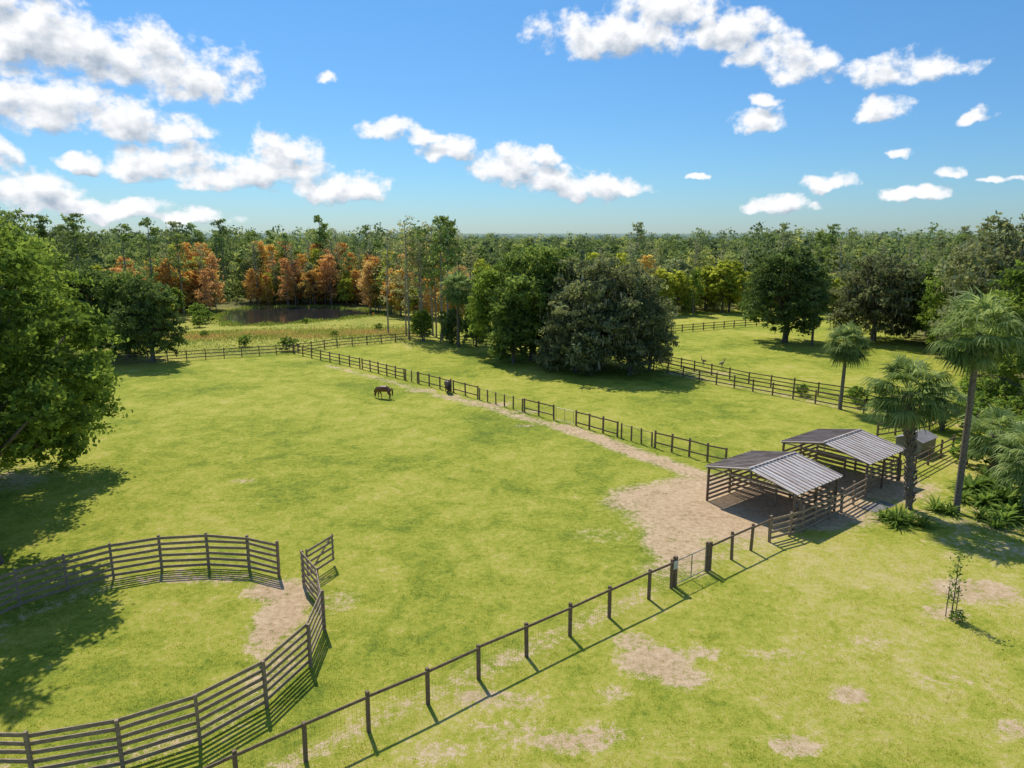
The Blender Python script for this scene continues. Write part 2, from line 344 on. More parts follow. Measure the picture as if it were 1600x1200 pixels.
def tree(kind,x,y,H,mat,name,label,cat,group=None,wide=1.0,rz=None):
    (tr,cr),H0,dm=KINDS[kind]; s=H/H0
    rt=root(name,(x,y,0),label,cat,group,rng.uniform(0,6.28) if rz is None else rz,(s*wide,s*wide,s))
    obj('trunk',tr,(0,0,0),rt)
    c=obj('crown',cr,(0,0,0),rt); c.material_slots[0].link='OBJECT'; c.material_slots[0].material=mat or dm
    return rt
tree('near',-37.6,46.6,19.8,M_OAK,'oak_tree','large leafy green oak tree shading the pasture edge','tree',None,.88,1.0)
tree('high',-27.3,34.2,18.2,M_OAK,'oak_tree','tall green oak tree beside the wooden round pen','tree',None,1.03,.5)
G1='oak trees standing around the pasture'
for x,y,H,w,k,mt in [(-48.4,93.5,12,.85,'oak0',M_OAKD),(-53.5,97,12.5,.9,'oak1',M_OAKC),(-60,99,13.5,.95,'oak2',M_OAKD),(-67,96,14.5,1.05,'oak0',M_OAKC),
  (2.8,95.5,16.5,.95,'oak1',M_OAKC),(-1.2,100,14,.85,'oak2',M_OAK),(6.8,95,16,.9,'oak0',M_OAKC),(.2,93,8.5,.8,'oak0',M_OAKC),
  (43.6,111.4,16,.98,'oak2',M_OAKD),(70,118,13,.9,'oak1',M_OAKD),(62,97,14,.8,'oak0',M_OAK),(51.5,66.5,16,.95,'oak1',M_OAK),(50,57,11,.8,'oak0',M_YG),(-9.5,110,6,.8,'oak0',M_OAKD),(-14.5,113.5,5.5,.8,'oak2',M_OAK),(-5.5,107,7,.7,'oak1',M_OAKD),(46,58.5,7,.8,'oak2',M_OAK)]:
    tree(k,x,y,H,mt,'oak_tree','full rounded green oak tree on pasture grass','tree',G1,w)
for x,y,H,w,k,rz in [(11.0,88.8,15.4,1.0,'moss1',2.2),(14.8,86.8,11.5,1.0,'moss0',2.0),(17.4,87.6,7.5,.85,'moss0',4.),(8.0,87,10,1,'moss1',3.),(58.5,113,15,.95,'moss1',1.),(67,112,11,1,'moss0',0.),(73,104,13,1,'moss1',2.5),(57,80,20,.85,'moss0',5.)]:
    tree(k,x,y,H,M_MOSSY,'oak_tree','grey-green oak tree hung with spanish moss','tree','mossy oak trees on the pasture',w,rz)
for x,y,H,k in [(-21.4,121,17.5,'bare0'),(-16.9,115,19.5,'bare1'),(-10.5,115,19.5,'pine0'),(-12.6,116.5,18.5,'bare0'),(-15.3,117,17.5,'pine3'),(-14.5,113,16,'bare1'),(-11.3,113,17.5,'pine2'),(-18,119,16,'bare0'),(-9,118,17,'bare1'),(-13.5,119,18,'pine1'),(-7,117,15,'bare0')]:
    tree(k,x,y,H,None,'cypress_tree','tall slender thin-crowned cypress tree near the pond','tree','tall trees near the pond')
GW='trees along the edge of the woods'
def edge_tree(x,y,H,kind,mat,desc,cat='tree',w=1.0):
    if abs(x)>y*.80+6: return
    nm={'pin':'pine_tree','bro':'broadleaf_tree','bar':'bare_tree','oak':'oak_tree','thi':'slender_tree'}[kind[:3]]
    tree(kind,x,y,H,mat,nm,desc,cat,GW,w)
ORL='slender tree with orange and gold autumn leaves'; YGL='yellow-green leafy tree at the wood edge'; GRL='green leafy tree at the edge of the woods'; BRL='tall thin pale-trunked tree with sparse crown'
r2=np.random.default_rng(5)
for i in range(78):
    x=-84+i*1.0+r2.uniform(-1,1)
    y=(172 if x>-66 else 152)+r2.uniform(-3,7)
    if x>-33: y=r2.uniform(156,164)-(x+33)*.9
    q=r2.random(); th=r2.random()<.6; kd=('thin%d'%(i%3)) if th else ('broad%d'%(i%4))
    if q<.40: edge_tree(x,y,r2.uniform(7,12),kd,M_ORG,ORL,w=1.0)
    elif q<.56: edge_tree(x,y,r2.uniform(7,12),'thin%d'%(i%3),M_RUST,ORL,w=1.0)
    elif q<.84: edge_tree(x,y,r2.uniform(5,9.5),kd,M_YG,YGL,w=1.05)
    else: edge_tree(x,y,r2.uniform(8,11),kd,M_OAK if i%2 else M_GRY,GRL)
for i in range(34):
    x=-82+i*2.05+r2.uniform(-1,1); y=(178 if x>-66 else 160)+r2.uniform(0,8)
    if x>-30: y-=12
    edge_tree(x,y,r2.uniform(11,15),'thin%d'%(i%3),[M_ORG,M_YG,M_RUST,M_OAKC,M_ORG][i%5],ORL if i%5 in(0,2,4) else GRL,w=1.0)
for i in range(26):
    x=-78+i*2.5+r2.uniform(-1,1); y=(171 if x>-66 else 151)+r2.uniform(0,8)
    if x>-30: y-=10
    edge_tree(x,y,r2.uniform(12,18),'bare%d'%(i%2) if i%3 else 'pine%d'%(i%5),M_BARE if i%3==1 else (M_GRY if i%3 else M_PINE),BRL)
for i in range(30):
    x=-62-r2.uniform(0,40); y=r2.uniform(112,150)
    edge_tree(x,y,r2.uniform(7,12),('broad%d'%(i%4)) if i%2 else 'thin%d'%(i%3),[M_YG,M_OAK,M_ORG,M_YG,M_RUST][i%5],GRL)
for i in range(16):
    x=-72-r2.uniform(0,34); y=r2.uniform(118,150)
    edge_tree(x,y,r2.uniform(17,21)+(3 if x<-95 else 0),'pine%d'%(i%5),None,'tall slender green pine tree')
for i in range(74):
    x=-12+i*1.9+r2.uniform(-1,1); y=152+r2.uniform(-3,10)+max(0,x-60)*-.25
    q=r2.random(); kd=('thin%d'%(i%3)) if i%3==0 else ('broad%d'%(i%4))
    edge_tree(x,y,r2.uniform(7,13),kd,M_YG if q<.46 else (M_ORG if q<.52 else (M_OAK if q<.78 else M_GRY)),GRL,w=1.05)
for i in range(12):
    x=20+i*7+r2.uniform(-2,2); edge_tree(x,r2.uniform(156,172),r2.uniform(13,16),'bare%d'%(i%2),M_BARE,BRL)
for i in range(14):
    x=62+r2.uniform(0,45); y=r2.uniform(85,140)
    if x/y<.56: x=y*.56+r2.uniform(0,20)
    edge_tree(x,y,r2.uniform(11,15),'oak%d'%(i%3),[M_OAKC,M_MOSSY,M_OAK][i%3],'leafy oak tree at the edge of the woods',w=.8)
for i in range(84):
    a=r2.uniform(-1,1); y=r2.uniform(176,240); x=a*y*.76
    H=r2.uniform(14.5,18)
    if r2.random()<.22 and not(-.08<a<.2): H=r2.uniform(19,21.5)
    if -.08<a<.2: H=r2.uniform(13.5,16.2)
    if a<-.75: H+=2
    edge_tree(x,y,H,'pine%d'%(i%5),[None,M_GRY,None,M_OAKC][i%4],'tall slender green pine tree')

def template(seed,kind):
    r=np.random.default_rng(seed)
    if kind=='p':
        c=[];
        for i in range(16):
            t=.40+.60*i/15; a=r.uniform(0,6.28); ln=3.0*(1.0-((t-.40)*1.66)**2.2*.6)*r.uniform(.4,1)
            c.append(np.array([math.cos(a)*ln,math.sin(a)*ln,t*20])+r.normal(0,1,(13,3))*[.9,.9,.5])
        C=np.concatenate(c); V=leafquads(C,.55,r,.3,1.5)
        w=.16; tv=np.array([[-w,0,0],[w,0,0],[w*.5,0,19],[-w*.5,0,19],[0,-w,0],[0,w,0],[0,w*.5,19],[0,-w*.5,19]],float)
        return np.concatenate([V,tv])
    lobes=[(math.cos(i*2.4)*2.2,math.sin(i*2.4)*2.2,4+i*.9,2.0,.9) for i in range(8)]
    V,T=lobed(r,lobes,70,6,.55,.2); return V
TP=[template(i,'p') for i in range(4)]; TB=[template(10+i,'b') for i in range(4)]
Vs=[];Ts=[]
for i in range(2100):
    y=math.sqrt(rng.uniform(178**2,470**2)); a_=rng.uniform(-.95,.95); x=a_*y
    if rng.random()<.45: t=TP[i%4]; s=rng.uniform(.66,.93)*(.88 if -.12<a_<.25 else 1)*(1.1 if rng.random()<.10 else 1)
    else: t=TB[i%4]; s=rng.uniform(.85,1.3)
    a=rng.uniform(0,6.28); c,sn=math.cos(a),math.sin(a)
    V=t@np.array([[c,sn,0],[-sn,c,0],[0,0,1]])*s+[x,y,0]
    tt=np.repeat(np.clip(rng.normal(.42,.26)+rng.normal(0,.12,len(V)//4),0,1),4)
    if t is TP[i%4]: tt[-8:]=.6
    Vs.append(V); Ts.append(tt)
for i in range(600):
    y=rng.uniform(160,205); x=rng.uniform(-.8,.8)*y
    if -72<x<-26 and y<177: continue
    V=TB[i%4]*rng.uniform(.5,.9)+[x,y,-2]; Vs.append(V); Ts.append(np.full(len(V),rng.uniform(.3,.95)))
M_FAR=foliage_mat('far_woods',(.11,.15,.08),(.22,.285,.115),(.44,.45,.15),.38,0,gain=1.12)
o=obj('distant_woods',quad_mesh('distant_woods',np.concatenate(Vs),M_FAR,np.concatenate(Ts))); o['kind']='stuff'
yy=np.concatenate([np.arange(440,900,7),np.arange(900,3800,40)]); xu=np.linspace(-1.1,1.1,420)
YY,XU=np.meshgrid(yy,xu,indexing='ij'); XX=XU*YY
ZZ=14.8+.9*np.sin(XX*.13+np.sin(YY*.07)*3)*np.sin(YY*.11+np.sin(XX*.05)*2)+rng.normal(0,.7,XX.shape)+1.0*np.sin(XX*.011+1)*np.sin(YY*.006); ZZ[0]=6
V=np.stack([XX,YY,ZZ],-1).reshape(-1,3); idx=np.arange(V.shape[0]).reshape(XX.shape)
F=np.stack([idx[:-1,:-1],idx[:-1,1:],idx[1:,1:],idx[1:,:-1]],-1).reshape(-1,4)
m=simple_mat('far_canopy',(.12,.185,.15),(.19,.265,.195),.12,1,0,0)  # bluish haze of distance painted into the canopy colour
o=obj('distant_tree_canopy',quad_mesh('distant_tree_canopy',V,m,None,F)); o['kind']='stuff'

# ------------------------------------------------------------------ palms
def palm_parts(seed,H,lean,nf,lp,ll,tr_r,boots,dead=9):
    r=np.random.default_rng(seed); mb=MB()
    K=16; pts=[];rad=[]
    for k in range(K+1):
        t=k/K; pts.append((lean[0]*t**1.3,lean[1]*t**1.3,-.2+t*(H+.2))); rad.append(tr_r*(1.25 if k==0 else 1)*(1.0+ (.3*t if boots else -.15*t)))
    mb.tube(pts,rad,10)
    if boots:
        for i in range(int(H*26)):
            t=r.uniform(.05,1); a=i*2.4; p=Vector((lean[0]*t**1.3,lean[1]*t**1.3,t*H)); rr=tr_r*(1+.3*t)
            d=Vector((math.cos(a),math.sin(a),0)); mb.beam(p+d*rr*.8,p+d*(rr+.16)+Vector((0,0,.32)),.10,.05)
    trunk=mb.mesh('trunk',M_PALMBARK,not boots)
    top=Vector((lean[0],lean[1],H))
    def frond(az,el,L,l0,tint,Q,T,fold=.12):
        d=Vector((math.cos(az)*math.cos(el),math.sin(az)*math.cos(el),math.sin(el)))
        side=Vector((-math.sin(az),math.cos(az),0))
        p1=top+d*L*.5; d2=(d+Vector((0,0,-.28))).normalized(); p2=p1+d2*L*.5
        for a,b_ in ((top,p1),(p1,p2)):
            Q+= [a-side*.035,a+side*.035,b_+side*.025,b_-side*.025]; T.append(tint+.25)
        nl=20
        for j in range(nl):
            an=R(-105+210*j/(nl-1)); dr=(d2*math.cos(an)+side*math.sin(an)+Vector((0,0,-fold*abs(math.sin(an))))).normalized()
            l=l0*(1-.3*abs(an)/R(110))*r.uniform(.8,1.15); w=side*math.cos(an)-d2*math.sin(an); w=w.normalized()*l0*.040
            m1=p2+dr*l*.55; dd=(dr+Vector((0,0,-r.uniform(.4,1.5)))).normalized(); m2=m1+dd*l*.5
            Q+= [p2-w*.3,p2+w*.3,m1+w,m1-w]; Q+=[m1-w,m1+w,m2+w*.15,m2-w*.15]; tt=tint+r.normal(0,.14); T+=[tt,tt]
    Q=[];T=[]
    for i in range(nf):
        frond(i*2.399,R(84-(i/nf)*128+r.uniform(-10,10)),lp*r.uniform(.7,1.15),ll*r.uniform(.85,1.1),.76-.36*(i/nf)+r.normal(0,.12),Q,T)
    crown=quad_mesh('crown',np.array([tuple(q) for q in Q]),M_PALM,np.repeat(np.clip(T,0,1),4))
    Q=[];T=[]
    for i in range(dead): frond(r.uniform(0,6.28),R(r.uniform(-82,-55)),lp*.7,ll*.7,.5,Q,T,.6)
    dm=quad_mesh('dead_fronds',np.array([tuple(q) for q in Q]),M_DEAD,np.repeat(np.clip(T,0,1),4))
    return trunk,crown,dm
def palm(x,y,parts,label,rz=0,sc=1,group='sabal palm trees around the shelters'):
    rt=root('palm_tree',(x,y,0),label,'palm tree',group,rz,sc); obj('trunk',parts[0],(0,0,0),rt); obj('crown',parts[1],(0,0,0),rt); obj('dead_fronds',parts[2],(0,0,0),rt)
PA=palm_parts(1,6.5,(.1,.1),60,1.35,1.4,.18,False)
PB=palm_parts(2,7.4,(-.8,.2),58,1.65,1.4,.20,True,14)
PC=palm_parts(3,11.2,(.1,.3),56,1.7,1.45,.20,False,12)
PD=palm_parts(4,3.2,(.1,.1),42,1.7,1.4,.25,True)
palm(32.4,67.5,PA,'sabal palm tree with a bare slender trunk by a fence')
palm(25.1,41.9,PB,'shaggy-trunked palm tree beside the metal-roofed shelter')
palm(27.7,41.3,PC,'tall palm tree with a smooth trunk')
palm(32.2,41.5,PD,'short full palm tree among garden plants')
palm(-8.2,107,PA,'sabal palm tree at the edge of the oaks',1,1.35)
palm(46.5,108,PA,'sabal palm tree in front of a rounded oak',2,1.1)
palm(38.0,60,PD,'short full palm tree among garden plants',2,.8)
palm(34.5,48,PD,'short full palm tree among garden plants',1,.9)

def rosette(seed,n,L,w,up):
    r=np.random.default_rng(seed); Q=[];T=[]
    for i in range(n):
        az=r.uniform(0,6.28); el=R(r.uniform(up-35,up+20)); d=Vector((math.cos(az)*math.cos(el),math.sin(az)*math.cos(el),math.sin(el))); s=Vector((-math.sin(az),math.cos(az),0))*w
        p=Vector((r.normal(0,.12),r.normal(0,.12),0)); l=L*r.uniform(.7,1.1); tt=r.normal(.5,.15); ws=[.5,1,.8,.1]
        for k in range(3):
            q=p+d*l/3; Q+=[p-s*ws[k],p+s*ws[k],q+s*ws[k+1],q-s*ws[k+1]]; T.append(tt); p=q; d=(d+Vector((0,0,-.38))).normalized()
    return quad_mesh('leaves',np.array([tuple(q) for q in Q]),M_BUSH,np.repeat(np.clip(T,0,1),4))
RS=[rosette(1,70,1.3,.05,55),rosette(2,56,1.6,.13,50),rosette(3,60,1.1,.06,60)]
for x,y,k,s in [(23.0,39.4,0,1.1),(23.8,39.8,2,.9),(22.6,40.1,2,.8),(24.4,39.2,0,.8),(26.6,41.6,0,.9),(27.1,41.0,2,.8),(28.6,40.2,0,.8),(29.6,39.8,1,.85),(30.6,40.8,1,.95),(31.4,39.2,1,.8),(28.6,38.9,0,.8),(30.2,42.6,1,.9),(29.2,43.2,0,.9),(31.8,42.8,1,1.1),(33,40,1,.9),(31,45,1,1.0),(33,46,1,1.0),(29.8,37.8,2,.8)]:
    rt=root('garden_plant',(x,y,0),'clump of arching strap-leaved garden plants','plant','garden plants under the palms',rng.uniform(0,6),s); obj('leaves',RS[k],(0,0,0),rt)
for x,y,s in [(38,69.5,.9),(40,67,1.1),(35.4,70.5,.8),(43,64,1.2),(45,61,1.3),(36.5,65.5,.6),(46,66,1.6),(34.5,68.2,.5),(-33,103,1.0),(-41,107,.8),(-30,118,.5),(31,73.5,.6),(41.5,61.5,1.1),(43,55,1.6),(40,57,1.3),(45,52,1.9),(38,52.5,1.1),(41,49,1.5),(37,46,1.3),(40.5,53.5,1.0),(35.5,43.5,1.0),(34.2,50.5,.9),
   (-60,136,1.3),(-63,141,1.6),(-58,130,1.0),(-52,118,.5),(-24,126,.6),(-40,136,.5)]:
    tree('shrub',x,y,2.2*s,M_BUSH,'shrub','green leafy shrub standing in rough grass','bush','shrubs by the fences',1.1)

# sapling
mb=MB(); mb.tube([(0,0,-.1),(.03,.02,1.5),(0,.05,3.1)],[.03,.022,.008],6); r=np.random.default_rng(3)
for i in range(16):
    z=r.uniform(.7,3); a=r.uniform(0,6.28); l=.42*(1.15-z/4); mb.tube([(0,0,z),(math.cos(a)*l,math.sin(a)*l,z+l*.7)],[.01,.004],4)
C=np.stack([r.normal(0,.17,300),r.normal(0,.17,300),r.uniform(.6,3.15,300)],1)
rt=root('sapling',(19.9,29,0),'thin young staked sapling in a bare patch of lawn','young tree')
obj('trunk',mb.mesh('trunk',M_BARK),(0,0,0),rt); obj('crown',quad_mesh('crown',leafquads(C,.06,r),M_BUSH,np.repeat(r.random(300),4)),(0,0,0),rt)
for sx in (.22,-.22):
    mb=MB(); mb.beam((0,0,-.1),(0,0,1.5),.03,.03); obj('stake',mb.mesh('stake',M_WOOD),(sx,.05,0),rt)
tree('shrub',19.95,28.6,.55,M_BUSH,'shrub','small round shrub at the foot of a sapling','bush')

# ------------------------------------------------------------------ fences
def post_mesh(w,h,mat=None): 
    mb=MB(); mb.beam((0,0,-.3),(0,0,h),w,w,(0,1,0)); return mb.mesh('post',mat or M_WOOD)
def fence(name,label,pts,h,pw,rails,group=None,mat=None,wire=False,cat='fence',step=None,skip=(),over=.06):
    if step:
        new=[]
        for (a,b),(c,d) in zip(pts[:-1],pts[1:]):
            n=max(1,round(math.hypot(c-a,d-b)/step)); new+=[(a+(c-a)*k/n,b+(d-b)*k/n) for k in range(n)]
        pts=new+[pts[-1]]
    x0,y0=pts[0]; rt=root(name,(x0,y0,0),label,cat,group)
    pm=post_mesh(pw,h+over,M_WOODG if mat is M_WOODG else M_WOOD)
    for i,(x,y) in enumerate(pts):
        j=min(i,len(pts)-2); ang=math.atan2(pts[j+1][1]-pts[j][1],pts[j+1][0]-pts[j][0])
        o=obj('post',pm,(x-x0,y-y0,0),rt,ang+rng.normal(0,.03)); o.rotation_euler[0]=rng.normal(0,.018); o.scale=(1,1,1+rng.normal(0,.025))
    for i,((a,b),(c,d)) in enumerate(zip(pts[:-1],pts[1:])):
        if i in skip: continue
        L=math.hypot(c-a,d-b); ox,oy=(d-b)/L*(pw/2+.02),-(c-a)/L*(pw/2+.02)
        groups=[[q] for q in rails] if len(rails)<=2 else [rails]
        for gset in groups:
            mb=MB(); pn='board_panel' if len(gset)>1 else ('fence_wire' if mat is M_WIRE else 'rail')
            for z,rh in gset:
                e0,e1=rng.normal(0,.018,2); mb.beam((ox,oy,z+e0),(c-a+ox,d-b+oy,z+e1),.04,rh)
            obj(pn,mb.mesh(pn,mat or M_WOOD),(a-x0,b-y0,0),rt)
        if wire:
            mb=MB(); ux,uy=(c-a)/L,(d-b)/L; s=.0022
            for z in np.arange(.06,h-.12,.15): mb.quad((-ox,-oy,z-s),(c-a-ox,d-b-oy,z-s),(c-a-ox,d-b-oy,z+s),(-ox,-oy,z+s))
            for t in np.arange(.1,L,.15): mb.quad((ux*(t-s)-ox,uy*(t-s)-oy,.02),(ux*(t+s)-ox,uy*(t+s)-oy,.02),(ux*(t+s)-ox,uy*(t+s)-oy,h-.1),(ux*(t-s)-ox,uy*(t-s)-oy,h-.1))
            obj('wire_mesh',mb.mesh('wire_mesh',M_WIRE),(a-x0,b-y0,0),rt)
    return rt
F1=[(-10.1,17.4),(-8.5,18.7),(-6.8,20.1),(-5,21.5),(-3.1,22.95),(-1.3,24.45),(.6,25.95),(2.5,27.45),(4.4,28.95),(6.5,30.6),(7.8,31.65)]
fence('wire_mesh_fence','brown wooden post fence with top rail and wire mesh',F1,1.5,.12,[(1.42,.11)],wire=True)
F1b=[(10.2,33.55),(11.7,34.75),(13.1,35.85),(14.5,36.95)]
fence('wire_mesh_fence','brown wooden post fence with top rail near the shelters',F1b,1.5,.12,[(1.42,.11)],wire=True)
def gate(x0,y0,x1,y1,h,label,posts=True,z0=.12,mt=None):
    mt=mt or M_TUBE
    L=math.hypot(x1-x0,y1-y0); ang=math.atan2(y1-y0,x1-x0); rt=root('field_gate',(x0,y0,0),label,'gate',None,ang)
    mb=MB(); rr=.025; a,b_=.12,L-.12
    for z in (z0,h): mb.tube([(a,0,z),(b_,0,z)],[rr,rr],6)
    for xx in (a,b_,L/2): mb.tube([(xx,0,z0),(xx,0,h)],[rr,rr],6)
    obj('gate_frame',mb.mesh('gate_frame',mt),(0,0,0),rt)
    mb=MB(); s=.0035
    for z in np.arange(z0+.12,h,.14): mb.quad((a,0,z-s),(b_,0,z-s),(b_,0,z+s),(a,0,z+s))
    for t in np.arange(a+.12,b_,.14): mb.quad((t-s,0,z0),(t+s,0,z0),(t+s,0,h),(t-s,0,h))
    obj('gate_mesh',mb.mesh('gate_mesh',mt),(0,0,0),rt)
    if posts:
        mb=MB(); mb.beam((0,0,-.3),(0,0,h+.28),.17,.17,(0,1,0)); pm=mb.mesh('gate_post',M_WOOD)
        obj('gate_post',pm,(-.02,0,0),rt); obj('gate_post',pm,(L+.02,0,0),rt)
gate(8.0,31.8,10.0,33.4,1.35,'wire-filled metal gate between heavy wooden posts')
rt=root('notice_sign',(7.93,31.66,0),'small plain white metal sign on a gate post','sign',None,math.atan2(1.6,2))
mb=MB(); mb.beam((-.16,-.06,1.25),(.16,-.06,1.25),.01,.42); obj('sign_plate',mb.mesh('sign_plate',simple_mat('sign_white',(.45,.45,.43),(.6,.6,.58),3,.5,0,0)),(0,0,0),rt)

b6=[(.2,.14),(.52,.14),(.84,.14),(1.16,.14),(1.48,.14),(1.78,.14)]
PF=[(-24.2,25.3),(-23.9,27.8),(-22.9,29.9),(-21.6,31.4),(-20.1,32.7),(-18.1,33.6),(-15.8,33.9),(-13.6,33.65),(-11.8,32.85)]
fence('round_pen_fence','curved wooden board round pen fence',PF,1.85,.11,b6,'curved board fences of the round pen',M_WOODG,over=.03)
PN=[(-10.3,32.0),(-9.0,30.1),(-8.2,27.9),(-8.1,25.3),(-9,22.8),(-10.6,20.85),(-12.6,19.7),(-15,19.0),(-17.4,19.05),(-19.8,19.8),(-21.9,21.2),(-23.4,23.1)]
fence('round_pen_fence','curved wooden board round pen fence with gate opening',PN,1.85,.11,b6,'curved board fences of the round pen',M_WOODG,over=.03)
rt=root('pen_gate',(-10.2,32.25,0),'open wooden board gate at the round pen entrance','gate',None,math.atan2(2.0,.9))
mb=MB()
for z in (.35,.68,1.01,1.34,1.62): mb.beam((.08,0,z),(2.15,0,z),.035,.12)
obj('gate_boards',mb.mesh('gate_boards',M_WOODG),(0,0,0),rt)
mb=MB()
for x in (.12,2.1): mb.beam((x,.04,.25),(x,.04,1.72),.1,.04,(0,1,0))
mb.beam((.14,.04,.3),(2.08,.04,1.65),.03,.1)
obj('gate_brace',mb.mesh('gate_brace',M_WOODG),(0,0,0),rt)
rt=root('feed_bucket',(-9.15,23.0,1.55),'small green plastic bucket hung on the round pen boards','bucket',None,0,.6)
mb=MB(); mb.tube([(0,0,-.18),(0,0,.12)],[.12,.16],12); mb.tube([(-.15,0,.12),(-.1,0,.26),(.1,0,.26),(.15,0,.12)],[.01]*4,5); obj('bucket_body',mb.mesh('bucket_body',simple_mat('green_plastic',(.01,.16,.05),(.02,.25,.08),2,.4,0,0)),(0,0,0),rt)

r3=[(.35,.11),(.8,.11),(1.25,.11)]
GD='dividing fence runs'
WR=[(1.18,.03),(.6,.012)]
fence('board_fence','three-board wooden fence along the dividing line',[(-31.5,100.6),(-19.6,89.2)],1.35,.12,r3,GD,M_WOOD,step=2.4)
fence('board_fence','three-board wooden fence panel along the dividing line',[(-19.2,88.8),(-12.8,82.0)],1.35,.12,r3,GD,step=2.0)
fence('wire_fence','wooden posts with sagging wire between board panels',[(-12.6,81.8),(-11,80.1)],1.25,.10,WR,GD,M_WIRE,step=1.1,wire=True)
fence('board_fence','two-board wooden fence panel along the dividing line',[(-10.8,79.9),(-6.7,75.6)],1.35,.12,[(.35,.11),(1.25,.11)],GD,step=2.2)
fence('board_fence','two-board wooden fence panel along the dividing line',[(-6.4,75.3),(-3.6,72.1)],1.35,.12,[(.4,.11),(1.25,.11)],GD,step=2.2)
fence('wire_fence','bare wooden posts with wire along a sandy trail',[(-3.4,71.8),(1,66.7)],1.25,.10,WR,GD,M_WIRE,step=1.35,wire=True)
fence('board_fence','two-rail wooden fence with wire mesh beside the trail',[(1.2,66.5),(3.9,63.6)],1.4,.12,[(.45,.10),(1.3,.11)],GD,step=1.8,wire=True)
gate(4.0,63.4,5.7,61.8,1.25,'dull metal gate in the dividing fence',False,mt=M_WIRE)
fence('board_fence','two-rail wooden fence with wire mesh beside the trail',[(5.8,61.6),(9.0,57.9)],1.4,.12,[(.3,.11),(1.3,.11)],GD,step=1.65,wire=True)
fence('wire_fence','bare wooden posts with wire along a sandy trail',[(9.3,57.6),(11.4,55.1)],1.25,.10,WR,GD,M_WIRE,step=1.1,wire=True)
fence('board_fence','two-rail wooden fence ending at the shelter paddock',[(11.6,54.8),(14.9,51.3),(16.0,50.3)],1.4,.12,[(.5,.10),(1.3,.11)],GD,step=1.65,wire=True)
GB='back pasture fences'
fence('board_fence','long dark three-board fence in front of the meadow',[(-58,88),(-51.1,92.2),(-40.3,97.2),(-31.8,101)],1.35,.12,r3,GB,step=2.6)
fence('board_fence','long dark three-board fence in front of the oaks',[(-31.2,101.4),(-26.7,106.4),(-16.7,113.2),(-6,108.6),(6,100.6),(16.5,93.2)],1.35,.12,r3,GB,step=2.6)
fence('board_fence','dark three-board lane fence beyond the pasture',[(15.5,93.2),(19.4,86),(22,81),(29.5,72),(34,66)],1.35,.12,r3,'lane fences',step=2.5)
fence('board_fence','dark three-board lane fence beyond the pasture',[(19.4,93),(23,87.2),(27.5,80),(33,74),(36.5,70.5),(40.9,64),(44,58)],1.35,.12,r3,'lane fences',step=2.5)
fence('board_fence','dark board fence across the far pasture',[(25.6,120.9),(41,129.4),(56,137)],1.35,.13,r3,GB,step=2.6)
fence('board_fence','board fence behind the palms',[(31,57.5),(37,60.2),(41,64)],1.35,.12,r3,GB,step=2.4)

# ------------------------------------------------------------------ shelters
A=Vector((.786,.618,0)); Bv=Vector((-.618,.786,0))
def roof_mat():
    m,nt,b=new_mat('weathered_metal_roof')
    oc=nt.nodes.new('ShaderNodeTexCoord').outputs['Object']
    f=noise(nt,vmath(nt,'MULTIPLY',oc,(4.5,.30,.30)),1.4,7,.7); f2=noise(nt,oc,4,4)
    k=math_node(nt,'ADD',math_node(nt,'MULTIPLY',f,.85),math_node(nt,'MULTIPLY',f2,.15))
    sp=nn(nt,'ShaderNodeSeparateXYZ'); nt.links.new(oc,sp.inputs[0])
    back=math_node(nt,'GREATER_THAN',sp.outputs[1],3.0)     # sunny slope painted darker brown to offset the sun falling on it
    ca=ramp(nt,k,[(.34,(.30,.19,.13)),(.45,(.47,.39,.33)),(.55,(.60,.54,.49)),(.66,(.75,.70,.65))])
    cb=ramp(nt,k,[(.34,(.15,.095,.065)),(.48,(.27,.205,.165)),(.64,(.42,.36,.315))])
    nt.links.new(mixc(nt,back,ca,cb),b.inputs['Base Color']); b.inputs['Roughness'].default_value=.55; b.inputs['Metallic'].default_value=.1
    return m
M_ROOF=roof_mat()
